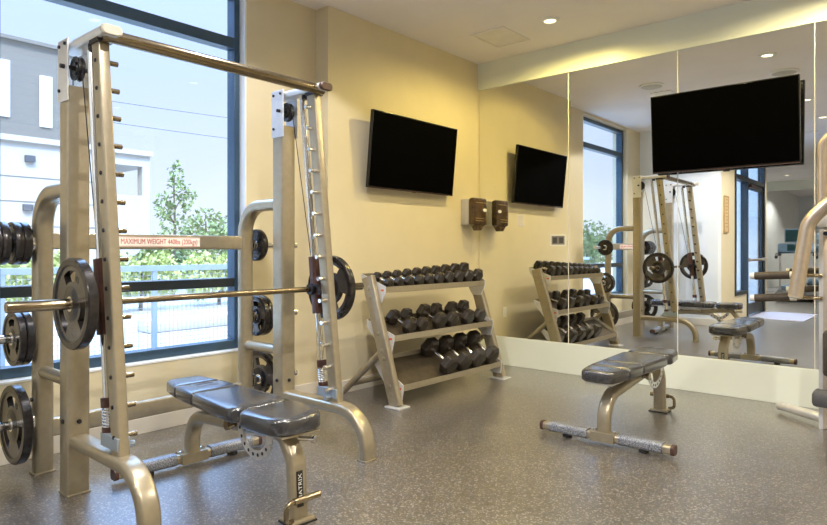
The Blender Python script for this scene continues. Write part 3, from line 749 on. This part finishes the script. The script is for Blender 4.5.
# plates in the mirror, outlets
t = thing('wall_plate', 'silver twin outlet plate in a pale frame set into the mirror', 'outlet', (-2.915, YM - .008, 1.295))
f = MB()
for lo, hi in (((-.085, .042), (.085, .056)), ((-.085, -.056), (.085, -.042)), ((-.085, -.042), (-.07, .042)), ((.07, -.042), (.085, .042))): f.b2((lo[0], -.006, lo[1]), (hi[0], 0, hi[1]))
f.build('frame', 'label', t, smooth=0)
f = MB(); f.b2((-.07, -.004, -.042), (.07, 0, .042)); f.build('cover', 'silverplate', t, smooth=0)
f = MB(); f.b2((-.055, -.006, -.028), (-.012, -.004, .028)); f.b2((.012, -.006, -.028), (.055, -.004, .028)); f.build('socket', 'dark', t, smooth=0)
t = thing('wall_plate', 'small blank white plate on the mirror above the dumbbell reflection', 'outlet', (-3.335, YM - .008, 1.50))
MB().b2((-.037, -.005, -.058), (.037, 0, .058), bev=.002).build('cover', 'base', t, smooth=0)
MB().b2((-.017, -.007, -.033), (.017, -.005, .033)).build('switch', 'base', t, smooth=0)
t = thing('wall_outlet', 'white wall outlet low on the yellow wall behind the dumbbell rack', 'outlet', (XA, 5.05, .49))
MB().b2((0, -.036, -.058), (.005, .036, .058), bev=.002).build('cover', 'label', t, smooth=0)
f = MB(); f.b2((.005, -.017, .008), (.007, .017, .04)); f.b2((.005, -.017, -.04), (.007, .017, -.008)); f.build('socket', 'white', t, smooth=0)
# notice board on the entry wall, seen in the mirror
t = thing('wall_notice', 'tall framed tan notice on the wall beside the entry door', 'notice', (XD, .13, 1.78))
f = MB(); f.b2((0, -.12, -.29), (.012, .12, .29)); f.build('board', 'tan', t, smooth=0, bev=.002)
f = MB()
for lo, hi in (((-.13, .28), (.13, .30)), ((-.13, -.30), (.13, -.28)), ((-.13, -.28), (-.115, .28)), ((.115, -.28), (.13, .28))): f.b2((0, lo[0], lo[1]), (.02, hi[0], hi[1]))
f.build('frame', 'tanprint', t, smooth=0)
f = MB()
random.seed(3)
for i in range(9):
    z = .23 - i * .055; f.b2((.012, -.09, z), (.0135, -.09 + random.uniform(.09, .18), z + .018))
f.build('printed_lines', 'tanprint', t, smooth=0)

# ---------------------------------------------------------------- exercise machine at the right edge
mx_ = thing('exercise_machine', 'exercise machine with curved bronze arm at the right edge', 'gym machine', (-.60, 5.0, 0))
O = Vector((-.60, 5.0, 0))
def W(u, v, y):
    c = (u - 413.5) / 624; d = Vector((-.6521 + .7581 * c, .7581 + .6521 * c, 0)); k = y / d.y
    return Vector((d.x * k, y, 1.2 + k * (250 - v) / 624)) - O
f = MB(); f.b2((-.065, -.05, 0), (.06, .06, 1.34), bev=.012); f.build('post', 'copper', mx_, smooth=30)
f = MB(); f.b2((-.068, -.054, .0), (-.045, -.048, 1.34)); f.build('post_trim', 'bright', mx_, smooth=0)
f = MB(); f.b2((-.08, -.065, 1.35), (.07, .065, 1.46), bev=.015); f.build('post_cap', 'bright', mx_, smooth=30)
for bx in (-.03, .03): MB().lathe([(.014, 0), (.014, .008), (0, .01)], (bx, -.055, 1.31), (0, -1, 0), 12).build('bolt', 'bolt', mx_)
f = MB(); f.tube(fillet([(-.06, .03, 1.44), (-.06, .03, 1.99), (.55, .03, 1.99)], .11, 10), .032, (0, 1, 0), 20); f.build('upper_frame', 'copper', mx_)
YA = 4.80
pts = fillet([W(795.5, 296, YA), W(808, 222, YA), W(832, 200, YA), W(880, 198, YA)], [.20, .08], 10)
f = MB(); f.tube(pts, .044, (0, 1, 0), 24); arm = f.build('press_arm', 'copper', mx_)
d_ = (pts[0] - pts[1]).normalized(); f = MB(); f.lathe([(.044, -.001), (.044, .006), (.035, .014), (0, .016)], pts[0], d_, 24); f.build('end_cap', 'greyplastic', arm)
for v in (276, 298):
    a = W(755, v, 4.93); b = W(790, v - 1, 4.93)
    f = MB(); f.cyl(a, b, .027, 20); rl = f.build('foam_roller', 'foam', mx_)
    MB().cyl(a + Vector((-.028, 0, 0)), a, .023, 16).build('end_cap', 'lightprint', rl); MB().cyl(b, b + Vector((.04, 0, 0)), .025, 16).build('end_cap', 'lightprint', rl); MB().cyl(b, b + Vector((.19, 0, 0)), .012, 12).build('axle', 'steel', rl)
f = MB(); f.box(W(822, 398, 4.92) + Vector((.06, 0, 0)), (.22, .16, .105), bev=.025); f.build('lower_pad', 'dark', mx_, smooth=40)
f = MB(); f.box(W(829, 353, 4.86), (.06, .13, .30), bev=.025); f.build('thigh_pad', 'foam', mx_, smooth=40)
f = MB(); f.b2((.06, -.12, .40), (.5, .12, .47), bev=.02); f.build('seat', 'vinyl', mx_, smooth=40)
f = MB(); f.b2((.2, -.04, 0), (.28, .04, .40)); f.build('seat_post', 'copper', mx_, smooth=0, bev=.005)
f = MB(); f.tube([Vector((-.36, .28, .045)), Vector((-.33, .255, .05)), Vector((-.06, .04, .055)), Vector((.5, .04, .055))], .032, (0, 0, 1), 16); f.build('base_foot', 'bright', mx_)

# ---------------------------------------------------------------- treadmill in the hall, seen in the mirror
t = thing('treadmill', 'grey treadmill with a blue console in the far hall', 'treadmill', (-2.85, -6.5, 0), R(172))
f = MB(); f.b2((-.42, -.9, .06), (.42, .9, .19), bev=.03); f.build('deck', 'dark', t, smooth=30)
f = MB(); f.b2((-.25, -.86, .19), (.25, .6, .197)); f.build('belt', 'black', t, smooth=0)
f = MB(); f.b2((-.40, .6, .12), (.40, .95, .30), bev=.06); f.build('motor_cover', 'blueconsole', t, smooth=30)
for s in (-1, 1):
    MB().sweep([(s * .36, .62, .15), (s * .36, .48, 1.22)], rrect(.09, .05, .015), (1, 0, 0)).build('upright', 'bright', t)
    MB().tube(fillet([(s * .36, .48, 1.08), (s * .42, .25, 1.10), (s * .42, -.10, 1.02)], .08, 6), .035, (0, 0, 1), 14).build('handrail', 'dark', t)
    MB().lathe([(.03, 0), (.03, .06)], (s * .36, -.8, 0), (0, 0, 1), 12).build('foot', 'black', t)
    MB().lathe([(.03, 0), (.03, .06)], (s * .36, .8, 0), (0, 0, 1), 12).build('foot', 'black', t)
f = MB(); f.box((0, .44, 1.24), (.82, .10, .26), Matrix.Rotation(R(-25), 4, 'X'), bev=.03); f.build('console', 'blueconsole', t, smooth=30)
f = MB(); f.box((0, .385, 1.26), (.40, .012, .17), Matrix.Rotation(R(-25), 4, 'X')); f.build('console_display', 'consolescreen', t, smooth=0)
f = MB(); f.box((0, .50, 1.56), (.52, .05, .34), Matrix.Rotation(R(-8), 4, 'X'), bev=.01); f.b2((-.04, .47, 1.3), (.04, .53, 1.45)); f.build('screen_housing', 'blueconsole', t, smooth=30)
f = MB(); f.box((0, .473, 1.56), (.47, .006, .29), Matrix.Rotation(R(-8), 4, 'X')); f.build('screen', 'consolescreen', t, smooth=0)
tag(MB().b2((-2.72, -2.5, 0.0005), (-1.85, -1.0, .011)).build('door_mat', 'mat', smooth=0, bev=.003), 'pale rectangular mat on the floor in front of the entry door', 'mat')

# ---------------------------------------------------------------- outside
f = MB(); f.b2((-70, -90, -.30), (40, 60, -.03)); o = f.build('terrace', 'pave', smooth=0); struct(o)
# railing
t = thing('terrace_railing', 'blue grey metal railing with wire mesh outside the window', 'railing', (-6.6, 0, -.03))
f = MB(); f.b2((-.03, -3, 1.00), (.03, 9, 1.06)); f.build('top_rail', 'rail', t, smooth=0)
f = MB(); f.b2((-.015, -3, .06), (.015, 9, .10)); f.build('bottom_rail', 'rail', t, smooth=0)
for i in range(8): MB().b2((-.025, -2.5 + i * 1.45, 0), (.025, -2.45 + i * 1.45, 1.0)).build('post', 'rail', t, smooth=0)
f = MB()
for i in range(0, 172):
    y = -.5 + i * .05; f.b2((-.002, y - .002, .10), (.002, y + .002, 1.0))
for i in range(1, 18): f.b2((-.002, -.5, .10 + i * .05 - .002), (.002, 8.1, .10 + i * .05 + .002))
f.build('wire_mesh', 'wire', t, smooth=0)
# building
t = thing('building', 'white and grey building across the street beyond the window', 'building', (-20, 0, -.03))
f = MB(); f.b2((-10, -14, 0), (0, 8.75, 4.3)); f.b2((-10, 8.75, 3.95), (0, 9.93, 4.3)); f.b2((-.35, 9.68, 0), (0, 9.93, 3.95)); f.b2((-10, 8.75, 0), (-0, 9.68, 3.0)); f.b2((-10, 9.68, 0), (-9.5, 9.93, 3.95)); f.build('lower_storey', 'render', t, smooth=0)
f = MB(); f.b2((-9.8, -14, 4.3), (-.25, 8.5, 7.2)); f.build('upper_storey', 'siding', t, smooth=0)
f = MB(); f.b2((-10, -14, 4.3), (.12, 9.99, 4.46)); f.build('roof_slab', 'render', t, smooth=0)
f = MB(); f.b2((-10, -14, 7.2), (-.12, 8.6, 7.3)); f.build('parapet', 'siding', t, smooth=0)
for y0, y1, z0, z1 in ((5.55, 5.95, 5.0, 6.6), (6.72, 7.05, 4.85, 6.35), (3.6, 4.2, 5.0, 6.6)):
    wf = MB().b2((-.26, y0, z0), (-.2, y1, z1)).build('window', 'roofpane', t, smooth=0)
for y, z in ((6.25, 3.75), (6.2, 2.35)): MB().b2((0, y, z), (.12, y + .25, z + .18)).build('wall_lamp', 'dark', t, smooth=0)
f = MB(); 
for z in (1.9, 2.6, 3.3): f.b2((0.0, -14, z), (.012, 8.75, z + .025))
f.build('panel_joint', 'siding', t, smooth=0)
f = MB(); f.b2((-9.4, 8.76, 3.0), (-9.3, 9.9, 3.95)); f.build('balcony_back', 'roofpane', t, smooth=0)

def leaves(f, c, r, n, size, rnd):
    for _ in range(n):
        while True:
            p = Vector((rnd.uniform(-1, 1), rnd.uniform(-1, 1), rnd.uniform(-1, 1)))
            if .25 < p.length < 1: break
        p = Vector((p.x * r[0], p.y * r[1], p.z * r[2])) + Vector(c)
        a = Vector((rnd.gauss(0, 1), rnd.gauss(0, 1), rnd.gauss(0, 1))).normalized(); b = a.orthogonal().normalized(); s = size * rnd.uniform(.6, 1.3)
        f.quad(p - a * s, p + b * s * .5, p + a * s, p - b * s * .5)
def tree(name, lab, loc, h, blobs, n, size, leaf, seed, trunk=.05, group=None):
    rnd = random.Random(seed); t = thing(name, lab, 'tree' if name == 'tree' else 'shrub', loc, 0, group)
    f = MB(); 
    f.sweep([(0, 0, 0), (.05, .03, h * .5), (0, .02, h * .93)], circ(trunk, 8), (1, 0, 0), scales=[1, .7, .25])
    for c, r in blobs: f.sweep([(0, .02, max(.1, c[2] - r[2] * 1.1)), (c[0] * .5, c[1] * .5, c[2] - r[2] * .4), c], circ(trunk * .45, 6), (1, .1, 0), scales=[1, .7, .3])
    f.build('trunk', 'bark', t)
    f = MB()
    for c, r in blobs: leaves(f, c, r, n, size, rnd)
    f.build('foliage', leaf, t, smooth=0)
def at(u, v, x):
    c = (u - 413.5) / 624; d = Vector((-.6521 + .7581 * c, .7581 + .6521 * c, 0)); k = x / d.x
    return d.x * k, d.y * k, 1.2 + k * (250 - v) / 624
tree('tree', 'rounded green tree far outside, reflected low in the mirror window', (-12.5, -15.5, -.03), 2.6, [((0, 0, 1.8), (1.3, 1.3, .8)), ((.4, 1.0, 1.3), (1.1, 1.1, .8)), ((0, -1.1, 1.2), (1.1, 1.1, .8))], 500, .12, 'leaf', 77, .09)
x, y, _ = at(173, 200, -16)
tree('tree', 'slender sparse young tree beyond the railing, left of the hedge trees', (x, y, -.03), 3.6,
     [((0, .05, 3.2), (.25, .22, .5)), ((.1, .3, 2.7), (.3, .28, .4)), ((0, -.25, 2.4), (.3, .28, .4)), ((0, .1, 2.1), (.4, .42, .5)), ((.1, -.1, 1.6), (.5, .5, .4))], 110, .07, 'leaf', 1, .05)
for i, (u, vt, wd, X_, lab) in enumerate(((205, 206, 1.1, -21.5, 'bushy green tree beyond the railing at the right of the window'), (232, 214, 1.5, -25, 'bushy tree beyond the railing hidden partly by the right window frame'),
                                   (163, 232, .8, -18, 'low bushy tree at the corner of the white building'))):
    x, y, z = at(u, vt, X_)
    tree('tree', lab, (x, y, -.03), z, [((0, 0, z * .72), (.7 * wd, .7 * wd, z * .28)), ((.2, .4 * wd, z * .5), (.6 * wd, .6 * wd, z * .3)), ((0, -.45 * wd, z * .48), (.6 * wd, .6 * wd, z * .3))], 420, .09, 'leaf', 10 + i, .07)
for i, y0 in enumerate((2.4, 4.2, 6.0, 7.8, 9.6)):
    lab = ['leftmost clipped pale green hedge shrub behind the railing', 'pale green hedge shrub behind the railing, second from left', 'pale green hedge shrub behind the railing, in the middle',
           'pale green hedge shrub behind the railing, second from right', 'rightmost pale green hedge shrub behind the railing'][i]
    tree('hedge_shrub', lab, (-12.5, y0, -.03), 1.05, [((0, -.42, .66), (.5, .44, .55)), ((0, .40, .70), (.5, .45, .55))], 650, .07, 'leafl', 30 + i, .05, 'hedge behind the railing')
# kerb and lamp post on the terrace, power lines
tag(MB().b2((-9.3, 4.4, -.03), (-8.9, 7.6, .16), bev=.03).build('concrete_kerb', 'render', smooth=30), 'pale concrete kerb on the paving beyond the wire mesh', 'kerb')
for k, (za, zb_) in enumerate(((9.0, 10.4), (8.0, 8.8))):
    pts = []
    for i in range(13):
        q = i / 12; pts.append((-34, 8 + 30 * q, za + (zb_ - za) * q - .8 * math.sin(math.pi * q) * .3))
    tag(MB().tube(pts, .018, (0, 0, 1), 6).build('power_line', 'dark'), ['upper thin power line crossing the sky outside the window', 'lower thin power line crossing the sky outside the window'][k], 'cable')
